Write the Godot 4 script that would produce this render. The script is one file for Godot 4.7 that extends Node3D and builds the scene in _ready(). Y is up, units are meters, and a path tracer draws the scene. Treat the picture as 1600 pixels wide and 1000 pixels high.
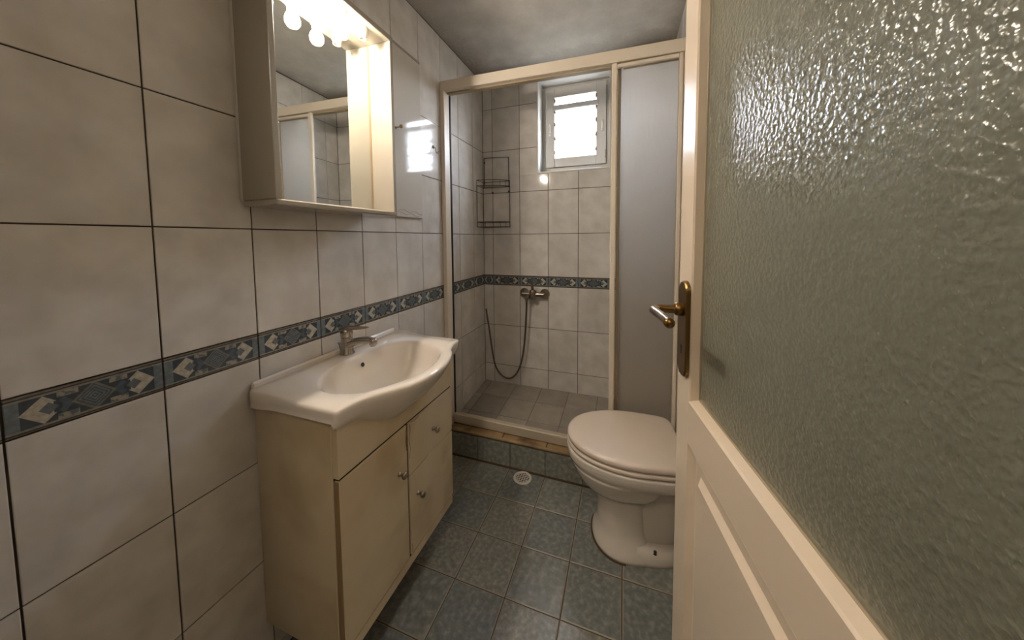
extends Node3D
# A small old tiled bathroom seen from its doorway. x runs right along the window wall, y up, z towards the camera.

const YC := 2.34          # ceiling height
const XR := 1.212         # right wall
const ZF := 2.12          # front wall (with the doorway)
const ROWS := [0.0, 0.032, 0.323, 0.615, 0.906, 0.976, 1.267, 1.558, 1.850, 2.141, 2.335]
const ROWS_LEFT := [0.0, 0.032, 0.323, 0.615, 0.906, 0.976, 1.267, 1.558, 1.850, 2.335]
const BORDER_ROW := 4

var M := {}
var names := {}
var meshes := {}
var rng := RandomNumberGenerator.new()


func _ready() -> void:
	rng.seed = 7
	camera_and_light()
	materials()
	room_shell()
	window()
	shower_base()
	shower_screen()
	mirror_cabinet()
	vanity()
	toilet()
	door()
	small_things()


# ------------------------------------------------------------------ camera, sky, exposure
func camera_and_light() -> void:
	var cam := Camera3D.new()
	cam.name = "camera"
	add_child(cam)
	cam.projection = Camera3D.PROJECTION_FRUSTUM
	cam.near = 0.02
	cam.far = 60.0
	var f := 508.97
	cam.size = cam.near * 1000.0 / f
	cam.frustum_offset = Vector2(10.6, -95.72) / 1000.0 * cam.size
	cam.position = Vector3(0.95507, 1.23341, 2.16933)
	cam.basis = Basis.from_euler(Vector3(-0.06025, 0.34997, -0.00899), EULER_ORDER_YXZ)
	cam.current = true
	var e := Environment.new()
	var sky := Sky.new()
	var sm := ProceduralSkyMaterial.new()
	sm.sky_top_color = Color(0.88, 0.93, 1.0)
	sm.sky_horizon_color = Color(0.95, 0.97, 1.0)
	sm.ground_horizon_color = Color(0.55, 0.56, 0.56)
	sm.ground_bottom_color = Color(0.40, 0.40, 0.38)
	sm.sky_energy_multiplier = 2.9
	sm.ground_energy_multiplier = 2.3
	sky.sky_material = sm
	e.background_mode = Environment.BG_SKY
	e.sky = sky
	e.tonemap_mode = Environment.TONE_MAPPER_LINEAR
	e.tonemap_exposure = 6.2
	e.sdfgi_enabled = true
	e.ssao_enabled = true
	e.ssil_enabled = true
	var w := WorldEnvironment.new()
	w.name = "world_environment"
	w.environment = e
	add_child(w)


# ------------------------------------------------------------------ helpers
func numbered(n: String) -> String:
	if not names.has(n):
		names[n] = 0
		return n
	names[n] += 1
	return "%s_%03d" % [n, names[n]]


func part(called: String, mesh: Mesh, mat: Material, parent: Node, label := "") -> MeshInstance3D:
	var o := MeshInstance3D.new()
	o.name = numbered(called) if parent == self else called
	o.mesh = mesh
	o.material_override = mat
	parent.add_child(o, true)
	if label:
		o.set_meta("label", label)
	return o


func obj(called: String, st: SurfaceTool, mat: Material, parent: Node, label := "") -> MeshInstance3D:
	st.generate_normals()
	return part(called, st.commit(), mat, parent, label)


func thing(called: String, label: String, category: String, at := Vector3.ZERO, group := "") -> Node3D:
	var o := Node3D.new()
	o.name = numbered(called)
	add_child(o)
	o.position = at
	tag(o, label, category, group)
	return o


func tag(o: Node, label: String, category: String, group := "") -> void:
	o.set_meta("label", label)
	o.set_meta("category", category)
	if group:
		o.set_meta("group", group)


func structure(o: Node, label: String, category: String) -> void:
	tag(o, label, category)
	o.set_meta("kind", "structure")


func surf(smooth := false) -> SurfaceTool:
	var st := SurfaceTool.new()
	st.begin(Mesh.PRIMITIVE_TRIANGLES)
	st.set_smooth_group(0 if smooth else -1)
	return st


func tri(st: SurfaceTool, a: Vector3, b: Vector3, c: Vector3, out: Vector3) -> void:
	if (c - a).cross(b - a).dot(out) < 0.0:
		var t := b
		b = c
		c = t
	for v in [a, b, c]:
		st.add_vertex(v)


func quad(st: SurfaceTool, a: Vector3, b: Vector3, c: Vector3, d: Vector3, out: Vector3) -> void:
	tri(st, a, b, c, out)
	tri(st, a, c, d, out)


# a box with chamfered edges between two corners
func cbox(st: SurfaceTool, lo: Vector3, hi: Vector3, bevel := 0.0015, xf := Transform3D.IDENTITY) -> void:
	st.set_smooth_group(-1)
	var s := hi - lo
	var b: float = minf(bevel, minf(s.x, minf(s.y, s.z)) * 0.45)
	var c := (lo + hi) / 2.0
	var h := s / 2.0
	for ax in 3:
		for sg in [-1.0, 1.0]:
			var u := (ax + 1) % 3
			var v := (ax + 2) % 3
			var n := Vector3.ZERO
			n[ax] = sg
			var q := []
			for k in [[-1.0, -1.0], [1.0, -1.0], [1.0, 1.0], [-1.0, 1.0]]:
				var p := Vector3.ZERO
				p[ax] = h[ax] * sg
				p[u] = (h[u] - b) * k[0]
				p[v] = (h[v] - b) * k[1]
				q.append(xf * (c + p))
			quad(st, q[0], q[1], q[2], q[3], xf.basis * n)
			if sg > 0:
				# the four edges that run along this axis
				for k in [[-1.0, -1.0], [1.0, -1.0], [1.0, 1.0], [-1.0, 1.0]]:
					var e := []
					for l in [-1.0, 1.0]:
						var p1 := Vector3.ZERO
						var p2 := Vector3.ZERO
						p1[ax] = (h[ax] - b) * l
						p2[ax] = p1[ax]
						p1[u] = h[u] * k[0]
						p1[v] = (h[v] - b) * k[1]
						p2[u] = (h[u] - b) * k[0]
						p2[v] = h[v] * k[1]
						e.append([xf * (c + p1), xf * (c + p2)])
					var n2 := Vector3.ZERO
					n2[u] = k[0]
					n2[v] = k[1]
					quad(st, e[0][0], e[0][1], e[1][1], e[1][0], xf.basis * n2)
	for x in [-1.0, 1.0]:
		for y in [-1.0, 1.0]:
			for z in [-1.0, 1.0]:
				var n3 := Vector3(x, y, z)
				var i := h - Vector3.ONE * b
				tri(st, xf * (c + Vector3(h.x, i.y, i.z) * n3), xf * (c + Vector3(i.x, h.y, i.z) * n3), xf * (c + Vector3(i.x, i.y, h.z) * n3), xf.basis * n3)


func box(called: String, lo: Vector3, hi: Vector3, mat: Material, parent: Node, bevel := 0.0015, label := "") -> MeshInstance3D:
	var st := surf()
	var c := (lo + hi) / 2.0
	cbox(st, lo - c, hi - c, bevel)
	var o := obj(called, st, mat, parent, label)
	o.position = c
	return o


# a tile: front face +z at local z = 0, sits on the wall; meshes shared between tiles of one size
func tile_mesh(w: float, h: float, t: float, bevel: float, two := false) -> Mesh:
	var key := "%.3f_%.3f_%.3f_%s" % [w, h, t, two]
	if not meshes.has(key):
		var st := surf()
		var a := [Vector2(-w, -h) / 2, Vector2(w, -h) / 2, Vector2(w, h) / 2, Vector2(-w, h) / 2]
		var f := []
		var g := []
		var k := []
		for p: Vector2 in a:
			var q := p - Vector2(signf(p.x), signf(p.y)) * minf(bevel, minf(w, h) * 0.3)
			f.append(Vector3(q.x, q.y, 0))
			g.append(Vector3(p.x, p.y, -bevel * 0.6))
			k.append(Vector3(p.x, p.y, -t))
		var put := func(v: Vector3) -> void:
			st.set_uv(Vector2(v.x / w + 0.5, 0.5 - v.y / h))
			st.add_vertex(v)
		var four := func(p: Array) -> void:
			for i in [0, 2, 1, 0, 3, 2]:
				put.call(p[i])
		four.call([f[0], f[1], f[2], f[3]])
		var face: ArrayMesh = null
		if two:
			st.generate_normals()
			face = st.commit()
			st.clear()
			st.begin(Mesh.PRIMITIVE_TRIANGLES)
			st.set_smooth_group(-1)
		for i in 4:
			var j := (i + 1) % 4
			four.call([g[i], g[j], f[j], f[i]])
			four.call([k[i], k[j], g[j], g[i]])
		st.generate_normals()
		meshes[key] = st.commit(face) if two else st.commit()
	return meshes[key]


func tube(st: SurfaceTool, pts: PackedVector3Array, r: float, sides := 8, closed := false) -> void:
	st.set_smooth_group(0)
	var n := pts.size()
	var rings := []
	var up := Vector3.UP
	for i in n:
		var a := pts[(i - 1 + n) % n] if closed or i > 0 else pts[i]
		var b := pts[(i + 1) % n] if closed or i < n - 1 else pts[i]
		var d := (b - a).normalized()
		if i == 0:
			up = d.cross(Vector3(0.31, 0.91, 0.27)).normalized()
		up = (up - d * up.dot(d)).normalized()
		var side := d.cross(up)
		var ring := PackedVector3Array()
		for k in sides:
			var t := TAU * k / sides
			ring.append(pts[i] + (up * cos(t) + side * sin(t)) * r)
		rings.append(ring)
	for i in (n if closed else n - 1):
		var p: PackedVector3Array = rings[i]
		var q: PackedVector3Array = rings[(i + 1) % n]
		for k in sides:
			var l := (k + 1) % sides
			var out := (p[k] + p[l] - pts[i] * 2.0)
			quad(st, p[k], p[l], q[l], q[k], out)
	if not closed:
		st.set_smooth_group(-1)
		for e in [0, n - 1]:
			var ring2: PackedVector3Array = rings[e]
			var out2 := pts[0] - pts[1] if e == 0 else pts[n - 1] - pts[n - 2]
			for k in range(1, sides - 1):
				tri(st, ring2[0], ring2[k], ring2[k + 1], out2)


# a turned shape: profile of (radius, height) along local y, placed by xf
func lathe(st: SurfaceTool, prof: Array, segs := 24, xf := Transform3D.IDENTITY, smooth := true) -> void:
	st.set_smooth_group(0 if smooth else -1)
	for i in prof.size() - 1:
		var a: Vector2 = prof[i]
		var b: Vector2 = prof[i + 1]
		for k in segs:
			var t0 := TAU * k / segs
			var t1 := TAU * (k + 1) / segs
			var d := b - a
			var nm := Vector2(d.y, -d.x)
			var tm := (t0 + t1) / 2.0
			var out := xf.basis * Vector3(nm.x * cos(tm), nm.y, nm.x * sin(tm))
			var p := [xf * Vector3(a.x * cos(t0), a.y, a.x * sin(t0)), xf * Vector3(a.x * cos(t1), a.y, a.x * sin(t1)), xf * Vector3(b.x * cos(t1), b.y, b.x * sin(t1)), xf * Vector3(b.x * cos(t0), b.y, b.x * sin(t0))]
			if a.x < 1e-5:
				tri(st, p[0], p[2], p[3], out)
			elif b.x < 1e-5:
				tri(st, p[0], p[1], p[2], out)
			else:
				quad(st, p[0], p[1], p[2], p[3], out)


# skins a list of closed loops of equal length; caps are fans
func loft(st: SurfaceTool, loops: Array, flip := false, cap_first := false, cap_last := false, smooth := true) -> void:
	st.set_smooth_group(0 if smooth else -1)
	for i in loops.size() - 1:
		var p: PackedVector3Array = loops[i]
		var q: PackedVector3Array = loops[i + 1]
		var n := p.size()
		for k in n:
			var l := (k + 1) % n
			for t in [[p[k], q[k], q[l]], [p[k], q[l], p[l]]]:
				var v: Array = t if not flip else [t[0], t[2], t[1]]
				for w: Vector3 in v:
					st.add_vertex(w)
	for e in [[cap_first, 0], [cap_last, loops.size() - 1]]:
		if e[0]:
			var r: PackedVector3Array = loops[e[1]]
			var c := Vector3.ZERO
			for v2 in r:
				c += v2
			c /= r.size()
			for k in r.size():
				var l2 := (k + 1) % r.size()
				var out := Vector3.UP if (e[1] > 0) else Vector3.DOWN
				tri(st, c, r[k], r[l2], out)


func basis_y(dir: Vector3, at: Vector3) -> Transform3D:
	var y := dir.normalized()
	var x := y.cross(Vector3(0.12, 0.31, 0.94)).normalized()
	return Transform3D(Basis(x, y, x.cross(y)), at)


func spline(ctrl: PackedVector3Array, per := 8) -> PackedVector3Array:
	var out := PackedVector3Array()
	for i in ctrl.size() - 1:
		var a := ctrl[maxi(i - 1, 0)]
		var d := ctrl[mini(i + 2, ctrl.size() - 1)]
		for k in per:
			out.append(ctrl[i].cubic_interpolate(ctrl[i + 1], a, d, float(k) / per))
	out.append(ctrl[ctrl.size() - 1])
	return out


# ------------------------------------------------------------------ materials
func mat(color: Color, rough := 0.5, metal := 0.0) -> StandardMaterial3D:
	var m := StandardMaterial3D.new()
	m.albedo_color = color
	m.roughness = rough
	m.metallic = metal
	m.cull_mode = BaseMaterial3D.CULL_DISABLED
	return m


func noise_tex(freq: float, stops: Array, size := 512, octaves := 4, seed_ := 1, kind := FastNoiseLite.TYPE_SIMPLEX_SMOOTH) -> NoiseTexture2D:
	var n := FastNoiseLite.new()
	n.noise_type = kind
	n.frequency = freq
	n.fractal_octaves = octaves
	n.seed = seed_
	var g := Gradient.new()
	g.offsets = PackedFloat32Array(stops.map(func(s): return s[0]))
	g.colors = PackedColorArray(stops.map(func(s): return s[1]))
	var t := NoiseTexture2D.new()
	t.width = size
	t.height = size
	t.seamless = true
	t.noise = n
	t.color_ramp = g
	return t


func bump(m: StandardMaterial3D, t: Texture2D, cm: float) -> void:
	m.heightmap_enabled = true
	m.heightmap_texture = t
	m.heightmap_scale = cm


func triplanar(m: StandardMaterial3D, scale: float, world := true) -> void:
	m.uv1_triplanar = true
	m.uv1_world_triplanar = world
	m.uv1_scale = Vector3.ONE * scale


func grey(v: float) -> Color:
	return Color(v, v, v)


func materials() -> void:
	# wall tiles: pale, cloudy, glossy; three tones
	var cloud := noise_tex(0.006, [[0.0, Color(0.90, 0.892, 0.88)], [0.5, Color(0.955, 0.95, 0.945)], [1.0, Color(1, 1, 1)]], 512, 4, 3)
	var wav := noise_tex(0.004, [[0.0, Color.BLACK], [1.0, Color.WHITE]], 512, 2, 11)
	M.tile = []
	for k in 3:
		var t := mat([Color(0.85, 0.83, 0.805), Color(0.835, 0.815, 0.79), Color(0.865, 0.845, 0.82)][k], 0.09)
		t.albedo_texture = cloud
		triplanar(t, 1.7 + 0.3 * k)
		t.metallic_specular = 0.29
		bump(t, wav, 0.02)
		M.tile.append(t)
	M.grout = mat(Color(0.29, 0.24, 0.19), 0.9)
	M.grout.albedo_texture = noise_tex(0.02, [[0.0, Color(0.35, 0.32, 0.28)], [0.55, Color(0.8, 0.76, 0.7)], [1.0, Color(1.3, 1.25, 1.2)]], 256, 3, 5)
	triplanar(M.grout, 1.0)
	# floor tiles
	var slate := noise_tex(0.013, [[0.0, Color(0.43, 0.43, 0.42)], [0.38, Color(0.495, 0.50, 0.49)], [0.6, Color(0.535, 0.535, 0.52)], [1.0, Color(0.66, 0.65, 0.62)]], 1024, 7, 21)
	var slate_h := noise_tex(0.05, [[0.0, Color.BLACK], [1.0, Color.WHITE]], 512, 4, 23)
	M.floor = []
	for k in 3:
		var t := mat([Color(0.95, 0.95, 0.93), Color(0.89, 0.905, 0.90), Color(0.99, 0.97, 0.93)][k], 0.32)
		t.albedo_texture = slate
		triplanar(t, 2.2 + 0.5 * k)
		bump(t, slate_h, 0.03)
		M.floor.append(t)
	M.floor_grout = mat(Color(0.30, 0.25, 0.20), 0.85)
	M.floor_edge = mat(Color(0.60, 0.57, 0.51), 0.4)
	M.step_tile = mat(Color(1.0, 1.0, 0.97), 0.4)
	M.step_tile.albedo_texture = slate
	triplanar(M.step_tile, 2.4)
	# shower floor: dull beige grey
	M.pan = []
	for k in 2:
		var t := mat([Color(0.66, 0.625, 0.58), Color(0.62, 0.59, 0.55)][k], 0.4)
		t.albedo_texture = cloud
		triplanar(t, 2.6)
		M.pan.append(t)
	M.pan_grout = mat(Color(0.36, 0.31, 0.26), 0.9)
	M.caulk = mat(Color(0.30, 0.22, 0.12), 0.8)
	M.crack = mat(Color(0.46, 0.35, 0.21), 0.8)
	M.gap = mat(Color(0.10, 0.065, 0.035), 0.9)  # gap shade put into a dark brown; also colours the mirror track
	M.blade_edge = mat(Color(0.60, 0.65, 0.68), 0.3)
	M.nose = mat(Color(0.66, 0.56, 0.42), 0.5)
	M.nose.albedo_texture = noise_tex(0.02, [[0.0, Color(0.45, 0.4, 0.33)], [0.5, Color(0.9, 0.87, 0.8)], [1.0, Color(1, 1, 1)]], 256, 4, 8)
	triplanar(M.nose, 1.5)
	# metalwork and paint
	M.cream = mat(Color(0.88, 0.81, 0.72), 0.25)
	M.frame = mat(Color(0.85, 0.80, 0.73), 0.35)
	M.frame_old = mat(Color(0.64, 0.57, 0.46), 0.45)
	M.rail = mat(Color(0.74, 0.69, 0.61), 0.4)
	M.flat_black = mat(Color(0.03, 0.028, 0.025), 0.6)
	M.white_plastic = mat(Color(0.84, 0.81, 0.77), 0.3)
	M.window_white = mat(Color(0.80, 0.785, 0.76), 0.4)
	M.dark_seal = mat(Color(0.13, 0.11, 0.09), 0.9)
	M.chrome = mat(Color(0.72, 0.69, 0.65), 0.22, 1.0)
	M.steel_old = mat(Color(0.62, 0.57, 0.51), 0.3, 1.0)
	M.wire = mat(Color(0.30, 0.25, 0.20), 0.5, 0.6)
	M.brass = mat(Color(0.52, 0.41, 0.25), 0.33, 1.0)
	M.brass_pale = mat(Color(0.66, 0.58, 0.44), 0.3, 1.0)
	M.mirror = mat(Color(0.90, 0.91, 0.90), 0.01, 1.0)
	# cabinet laminate
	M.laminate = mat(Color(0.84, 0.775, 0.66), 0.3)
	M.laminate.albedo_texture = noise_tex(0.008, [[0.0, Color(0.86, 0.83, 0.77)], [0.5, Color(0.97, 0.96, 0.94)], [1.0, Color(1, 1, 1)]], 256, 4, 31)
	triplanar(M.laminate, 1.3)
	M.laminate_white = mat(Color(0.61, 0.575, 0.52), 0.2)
	M.laminate_edge = mat(Color(0.58, 0.48, 0.34), 0.5)
	M.gloss_door = mat(Color(0.78, 0.755, 0.715), 0.07)
	M.gloss_door.metallic_specular = 0.29
	M.ceramic = mat(Color(0.88, 0.84, 0.79), 0.12)
	M.ceramic.clearcoat_enabled = true
	M.ceramic.clearcoat = 0.4
	M.ceramic.clearcoat_roughness = 0.08
	M.lid = mat(Color(0.86, 0.80, 0.74), 0.25)
	# frosted acrylic of the shower screen
	var streak := FastNoiseLite.new()
	streak.noise_type = FastNoiseLite.TYPE_SIMPLEX_SMOOTH
	streak.frequency = 0.05
	streak.fractal_octaves = 3
	streak.seed = 41
	var im := Image.create(256, 256, false, Image.FORMAT_RGB8)
	for y in 256:
		for x in 256:
			im.set_pixel(x, y, grey(clampf(0.5 + 0.9 * streak.get_noise_2d(x * 1.6, y * 0.16), 0, 1)))
	var streak_tex := ImageTexture.create_from_image(im)
	M.frosted = mat(Color(0.60, 0.57, 0.53), 0.24)
	M.frosted.backlight_enabled = true
	M.frosted.backlight = Color(1.0, 0.985, 0.965)
	bump(M.frosted, streak_tex, 0.14)
	triplanar(M.frosted, 3.0)
	# pebbled door glass
	M.pebble = mat(Color(0.70, 0.70, 0.63, 0.32), 0.2)
	M.pebble.transparency = BaseMaterial3D.TRANSPARENCY_ALPHA
	M.pebble.refraction_enabled = true
	M.pebble.refraction_scale = 0.05
	bump(M.pebble, noise_tex(0.045, [[0.0, Color.BLACK], [1.0, Color.WHITE]], 512, 2, 51, FastNoiseLite.TYPE_CELLULAR), 0.14)
	triplanar(M.pebble, 6.0)
	M.pane = mat(Color(0.70, 0.78, 0.84, 0.16), 0.02)
	M.pane.transparency = BaseMaterial3D.TRANSPARENCY_ALPHA
	M.bulb = mat(Color(1, 0.95, 0.85), 0.4)
	M.bulb.emission_enabled = true
	M.bulb.emission = Color(1.0, 0.90, 0.75)
	M.bulb.emission_energy_multiplier = 2.2
	M.porcelain = mat(Color(0.86, 0.82, 0.74), 0.35)
	M.plaster = mat(Color(0.74, 0.71, 0.66), 0.9)
	M.ceiling = ceiling_material()
	M.border = []
	for k in 2:
		M.border.append(border_material(k))


# the printed border tile: dark ground, diamond in the middle, pale chevrons facing it, pale lines above and below
func border_material(k: int) -> StandardMaterial3D:
	var w := 320
	var h := 112
	var im := Image.create(w, h, false, Image.FORMAT_RGB8)
	var n := FastNoiseLite.new()
	n.frequency = 0.045
	n.seed = 60 + k
	var dark := Color(0.23, 0.27, 0.30)
	var mid := Color(0.40, 0.43, 0.45)
	var pale := Color(0.70, 0.67, 0.61)
	for y in h:
		for x in w:
			var v := (y - h / 2.0) / (h / 2.0)
			var u := (x - w / 2.0) / (h / 2.0)
			var a := absf(v)
			var g := n.get_noise_2d(x, y)
			var c := dark
			if a > 0.92:
				c = Color(0.44, 0.41, 0.37)
			elif a > 0.84:
				c = Color(0.25, 0.245, 0.24)
			elif a > 0.74:
				c = Color(0.52, 0.51, 0.48)
			else:
				var w2 := a / 0.74
				var au := absf(u) / 0.74
				var d := au + w2
				var d2 := absf(au - 2.35) + w2
				if d < 0.95:
					c = mid if fmod(d * 4.2 + 10.2, 1.0) < 0.7 else dark
				elif d < 1.12:
					c = pale * 0.62
				elif d2 < 1.0 and au > 1.5:
					c = pale
					if absf(au - 2.1) + w2 < 0.45:
						c = mid * 0.95
					elif au < 1.9 and w2 < 0.42:
						c = dark
				elif au < 1.75 and au > 0.75 and w2 > 0.62:
					c = pale * 0.8 if g > -0.1 else mid
				elif au > 3.3:
					c = mid * 1.05
				elif absf(au - 1.45) + w2 * 0.8 < 0.5:
					c = Color(0.30, 0.34, 0.38)
			c = c * (1.0 + 0.16 * g)
			im.set_pixel(x, y, Color(c.r, c.g, c.b))
	var m := mat(Color(1, 1, 1), 0.22)
	m.albedo_texture = ImageTexture.create_from_image(im)
	m.texture_repeat = false
	return m


# painted ceiling with a mould bloom along the window wall and in the corners
func ceiling_material() -> StandardMaterial3D:
	var s := 640
	var im := Image.create(s, s, false, Image.FORMAT_RGB8)
	var n := FastNoiseLite.new()
	n.frequency = 0.012
	n.fractal_octaves = 5
	n.seed = 71
	var n2 := FastNoiseLite.new()
	n2.frequency = 0.08
	n2.fractal_octaves = 4
	n2.seed = 72
	for y in s:
		for x in s:
			var px := XR * x / s
			var pz := 1.3 * y / s
			var a := n.get_noise_2d(x, y)
			var b := n2.get_noise_2d(x, y)
			var edge := pz + 0.05 * a + 0.03 * b
			var mould := clampf(1.0 - edge / (0.15 + 0.08 * px), 0.0, 1.0)
			mould = maxf(mould, clampf(1.0 - (px + 0.08 * a) / 0.22, 0.0, 1.0) * 0.55 * clampf(1.3 - pz, 0, 1))
			mould = maxf(mould, clampf(1.0 - (XR - px + 0.05 * a) / 0.10, 0.0, 1.0) * 0.35)
			mould = clampf(mould * (0.85 + 0.45 * b + 0.7 * a), 0.0, 1.0)
			var c := Color(0.77, 0.75, 0.72).lerp(Color(0.37, 0.32, 0.27), mould * 0.85)
			c = c * (1.0 + 0.07 * a + 0.02 * b)
			im.set_pixel(x, y, Color(c.r, c.g, c.b))
	var m := mat(Color(1, 1, 1), 0.85)
	m.albedo_texture = ImageTexture.create_from_image(im)
	m.texture_repeat = false
	bump(m, noise_tex(0.012, [[0.0, Color.BLACK], [1.0, Color.WHITE]], 512, 3, 73), 0.05)
	return m


# ------------------------------------------------------------------ the room
# lays tiles on a wall; at(a, b) -> transform of a tile centred at (a along the wall, height b)
func lay(wall: Node3D, cols: Array, rows: Array, hole: Rect2, at: Callable, skip: Callable) -> void:
	var joint := 0.0032
	for r in rows.size() - 1:
		for c in cols.size() - 1:
			var a := Rect2(cols[c], rows[r], cols[c + 1] - cols[c], rows[r + 1] - rows[r])
			if skip.call(a):
				continue
			var bits := [a.grow(-joint / 2.0)]
			if hole.has_area() and a.intersects(hole):
				var g: Rect2 = bits[0]
				bits = []
				if g.position.y < hole.position.y - 0.004:
					bits.append(Rect2(g.position.x, g.position.y, g.size.x, hole.position.y - g.position.y))
				if g.end.y > hole.end.y + 0.004:
					bits.append(Rect2(g.position.x, hole.end.y, g.size.x, g.end.y - hole.end.y))
				var y0: float = maxf(g.position.y, hole.position.y)
				var y1: float = minf(g.end.y, hole.end.y)
				if g.position.x < hole.position.x - 0.004:
					bits.append(Rect2(g.position.x, y0, hole.position.x - g.position.x, y1 - y0))
				if g.end.x > hole.end.x + 0.004:
					bits.append(Rect2(hole.end.x, y0, g.end.x - hole.end.x, y1 - y0))
			for b: Rect2 in bits:
				var border: bool = r == BORDER_ROW and rows.size() > 8
				var m: Material = M.border[rng.randi() % 2] if border else M.tile[rng.randi() % 3]
				var full := tile_mesh(b.size.x, b.size.y, 0.006, 0.0012)
				var o := part("border_tile" if border else "tile", full, m, wall)
				var xf: Transform3D = at.call(b.get_center().x, b.get_center().y)
				var tilt := Basis.from_euler(Vector3(rng.randf_range(-0.002, 0.002), rng.randf_range(-0.002, 0.002), 0))
				o.transform = Transform3D(xf.basis * tilt, xf.origin)


func steps(from: float, step: float, lo: float, hi: float) -> Array:
	var out := [lo]
	var v := from
	while v < hi - 0.012:
		if v > lo + 0.012:
			out.append(v)
		v += step
	out.append(hi)
	return out


func slab(called: String, lo: Vector3, hi: Vector3, m: Material, label: String, category: String) -> MeshInstance3D:
	var o := box(called, lo, hi, m, self, 0.0)
	structure(o, label, category)
	return o


func room_shell() -> void:
	var none := Rect2()
	var keep := func(_a: Rect2) -> bool: return false
	# left wall, x = 0, tiles face +x
	var left := slab("wall_left", Vector3(-0.15, -0.1, -0.2), Vector3(-0.003, YC + 0.1, 3.4), M.grout, "left wall of pale glossy tiles with a dark border band", "wall")
	var rl := Basis(Vector3.UP, PI / 2)
	lay(left, steps(-0.033, 0.2, 0.0, ZF), ROWS_LEFT, none, func(a: float, b: float) -> Transform3D: return Transform3D(rl, Vector3(0, b, a) - left.position), keep)
	# back wall with the window opening
	var back := MeshInstance3D.new()
	var win := Rect2(0.395, 1.670, 0.475, 0.622)
	var st := surf()
	for q in [[-0.003, win.position.x, 0.0 - 0.1, YC + 0.1], [win.end.x, XR + 0.003, -0.1, YC + 0.1], [win.position.x, win.end.x, -0.1, win.position.y], [win.position.x, win.end.x, win.end.y, YC + 0.1]]:
		cbox(st, Vector3(q[0], q[2], -0.2), Vector3(q[1], q[3], -0.003), 0.0)
	back = obj("wall_back", st, M.grout, self)
	structure(back, "window wall of pale tiles behind the shower with a dark border band", "wall")
	lay(back, steps(0.073, 0.2, 0.0, XR), ROWS, win, func(a: float, b: float) -> Transform3D: return Transform3D(Basis.IDENTITY, Vector3(a, b, 0)), keep)
	# right wall, tiles face -x
	var right := slab("wall_right", Vector3(XR + 0.003, -0.1, -0.2), Vector3(XR + 0.15, YC + 0.1, ZF), M.grout, "right wall of pale glossy tiles beside the toilet", "wall")
	var rr := Basis(Vector3.UP, -PI / 2)
	lay(right, steps(0.12, 0.2, 0.0, ZF), ROWS, none, func(a: float, b: float) -> Transform3D: return Transform3D(rr, Vector3(XR, b, a) - right.position), keep)
	# front wall with the doorway the photograph is taken from
	var fs := surf()
	for q in [[-0.003, 0.40, -0.1, YC + 0.1], [1.172, XR + 0.15, -0.1, YC + 0.1], [0.40, 1.172, 2.07, YC + 0.1]]:
		cbox(fs, Vector3(q[0], q[2], ZF), Vector3(q[1], q[3], ZF + 0.1), 0.0)
	structure(obj("wall_front", fs, M.plaster, self), "plastered wall with the open doorway", "wall")
	# unseen hallway behind the camera, closed to keep sky light out
	var hs := surf()
	for q in [[Vector3(-0.15, -0.1, 3.4), Vector3(2.2, 2.44, 3.5)], [Vector3(2.1, -0.1, ZF), Vector3(2.2, 2.44, 3.4)], [Vector3(XR + 0.15, -0.1, ZF), Vector3(2.1, 2.44, ZF + 0.1)]]:
		cbox(hs, q[0], q[1], 0.0)
	structure(obj("wall_hall_unseen", hs, M.plaster, self), "plain unseen hallway walls behind the doorway, keeping sky light out", "wall")
	var hl := thing("added_fill_lamp", "added round white ceiling lamp behind the doorway, out of view, for fill light", "ceiling lamp", Vector3(0.8, YC, 2.75))  # lamp added behind the camera as fill light for the room
	var shade := surf()
	lathe(shade, [Vector2(0, -0.07), Vector2(0.08, -0.062), Vector2(0.13, -0.035), Vector2(0.14, -0.004), Vector2(0, -0.004)], 28)
	obj("fill_lamp_shade", shade, M.bulb, hl)
	var hlight := OmniLight3D.new()
	hlight.name = "fill_light"
	hlight.light_color = Color(1.0, 0.97, 0.93)
	hlight.light_energy = 0.046
	hlight.omni_range = 8.0
	hlight.omni_attenuation = 2.0
	hlight.light_size = 0.1
	hlight.shadow_enabled = true
	hl.add_child(hlight, true)
	hlight.position = Vector3(0, -0.12, 0)
	# floor: grout bed and tiles
	var fl := slab("floor", Vector3(-0.15, -0.1, -0.2), Vector3(2.2, -0.0025, 3.5), M.floor_grout, "floor of dark blue grey stone look tiles", "floor")
	var xs := [0.0, 0.199, 0.391, 0.583, 0.774, 0.963, 1.152, XR]
	var zs := [0.583, 0.785, 0.986, 1.187, 1.388, 1.589, 1.79, 1.99, ZF + 0.1]
	var flat := Basis(Vector3.RIGHT, -PI / 2)
	for i in xs.size() - 1:
		for j in zs.size() - 1:
			var r := Rect2(xs[i], zs[j], xs[i + 1] - xs[i], zs[j + 1] - zs[j]).grow(-0.0018)
			var o := part("tile", tile_mesh(r.size.x, r.size.y, 0.006, 0.0028, true), null, fl)
			o.material_override = null
			o.set_surface_override_material(0, M.floor[rng.randi() % 3])
			o.set_surface_override_material(1, M.floor_edge)
			o.transform = Transform3D(flat * Basis.from_euler(Vector3(rng.randf_range(-0.003, 0.003), rng.randf_range(-0.003, 0.003), 0)), Vector3(r.get_center().x, 0, r.get_center().y) - fl.position)
	# ceiling: the room's stained panel over a slab
	var cs := surf()
	cbox(cs, Vector3(-0.15, YC + 0.004, -0.2), Vector3(2.2, YC + 0.1, 3.5), 0.0)
	var ce := obj("ceiling", cs, M.plaster, self)
	structure(ce, "painted ceiling with grey mould along the window wall", "ceiling")
	var face := SurfaceTool.new()
	face.begin(Mesh.PRIMITIVE_TRIANGLES)
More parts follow.
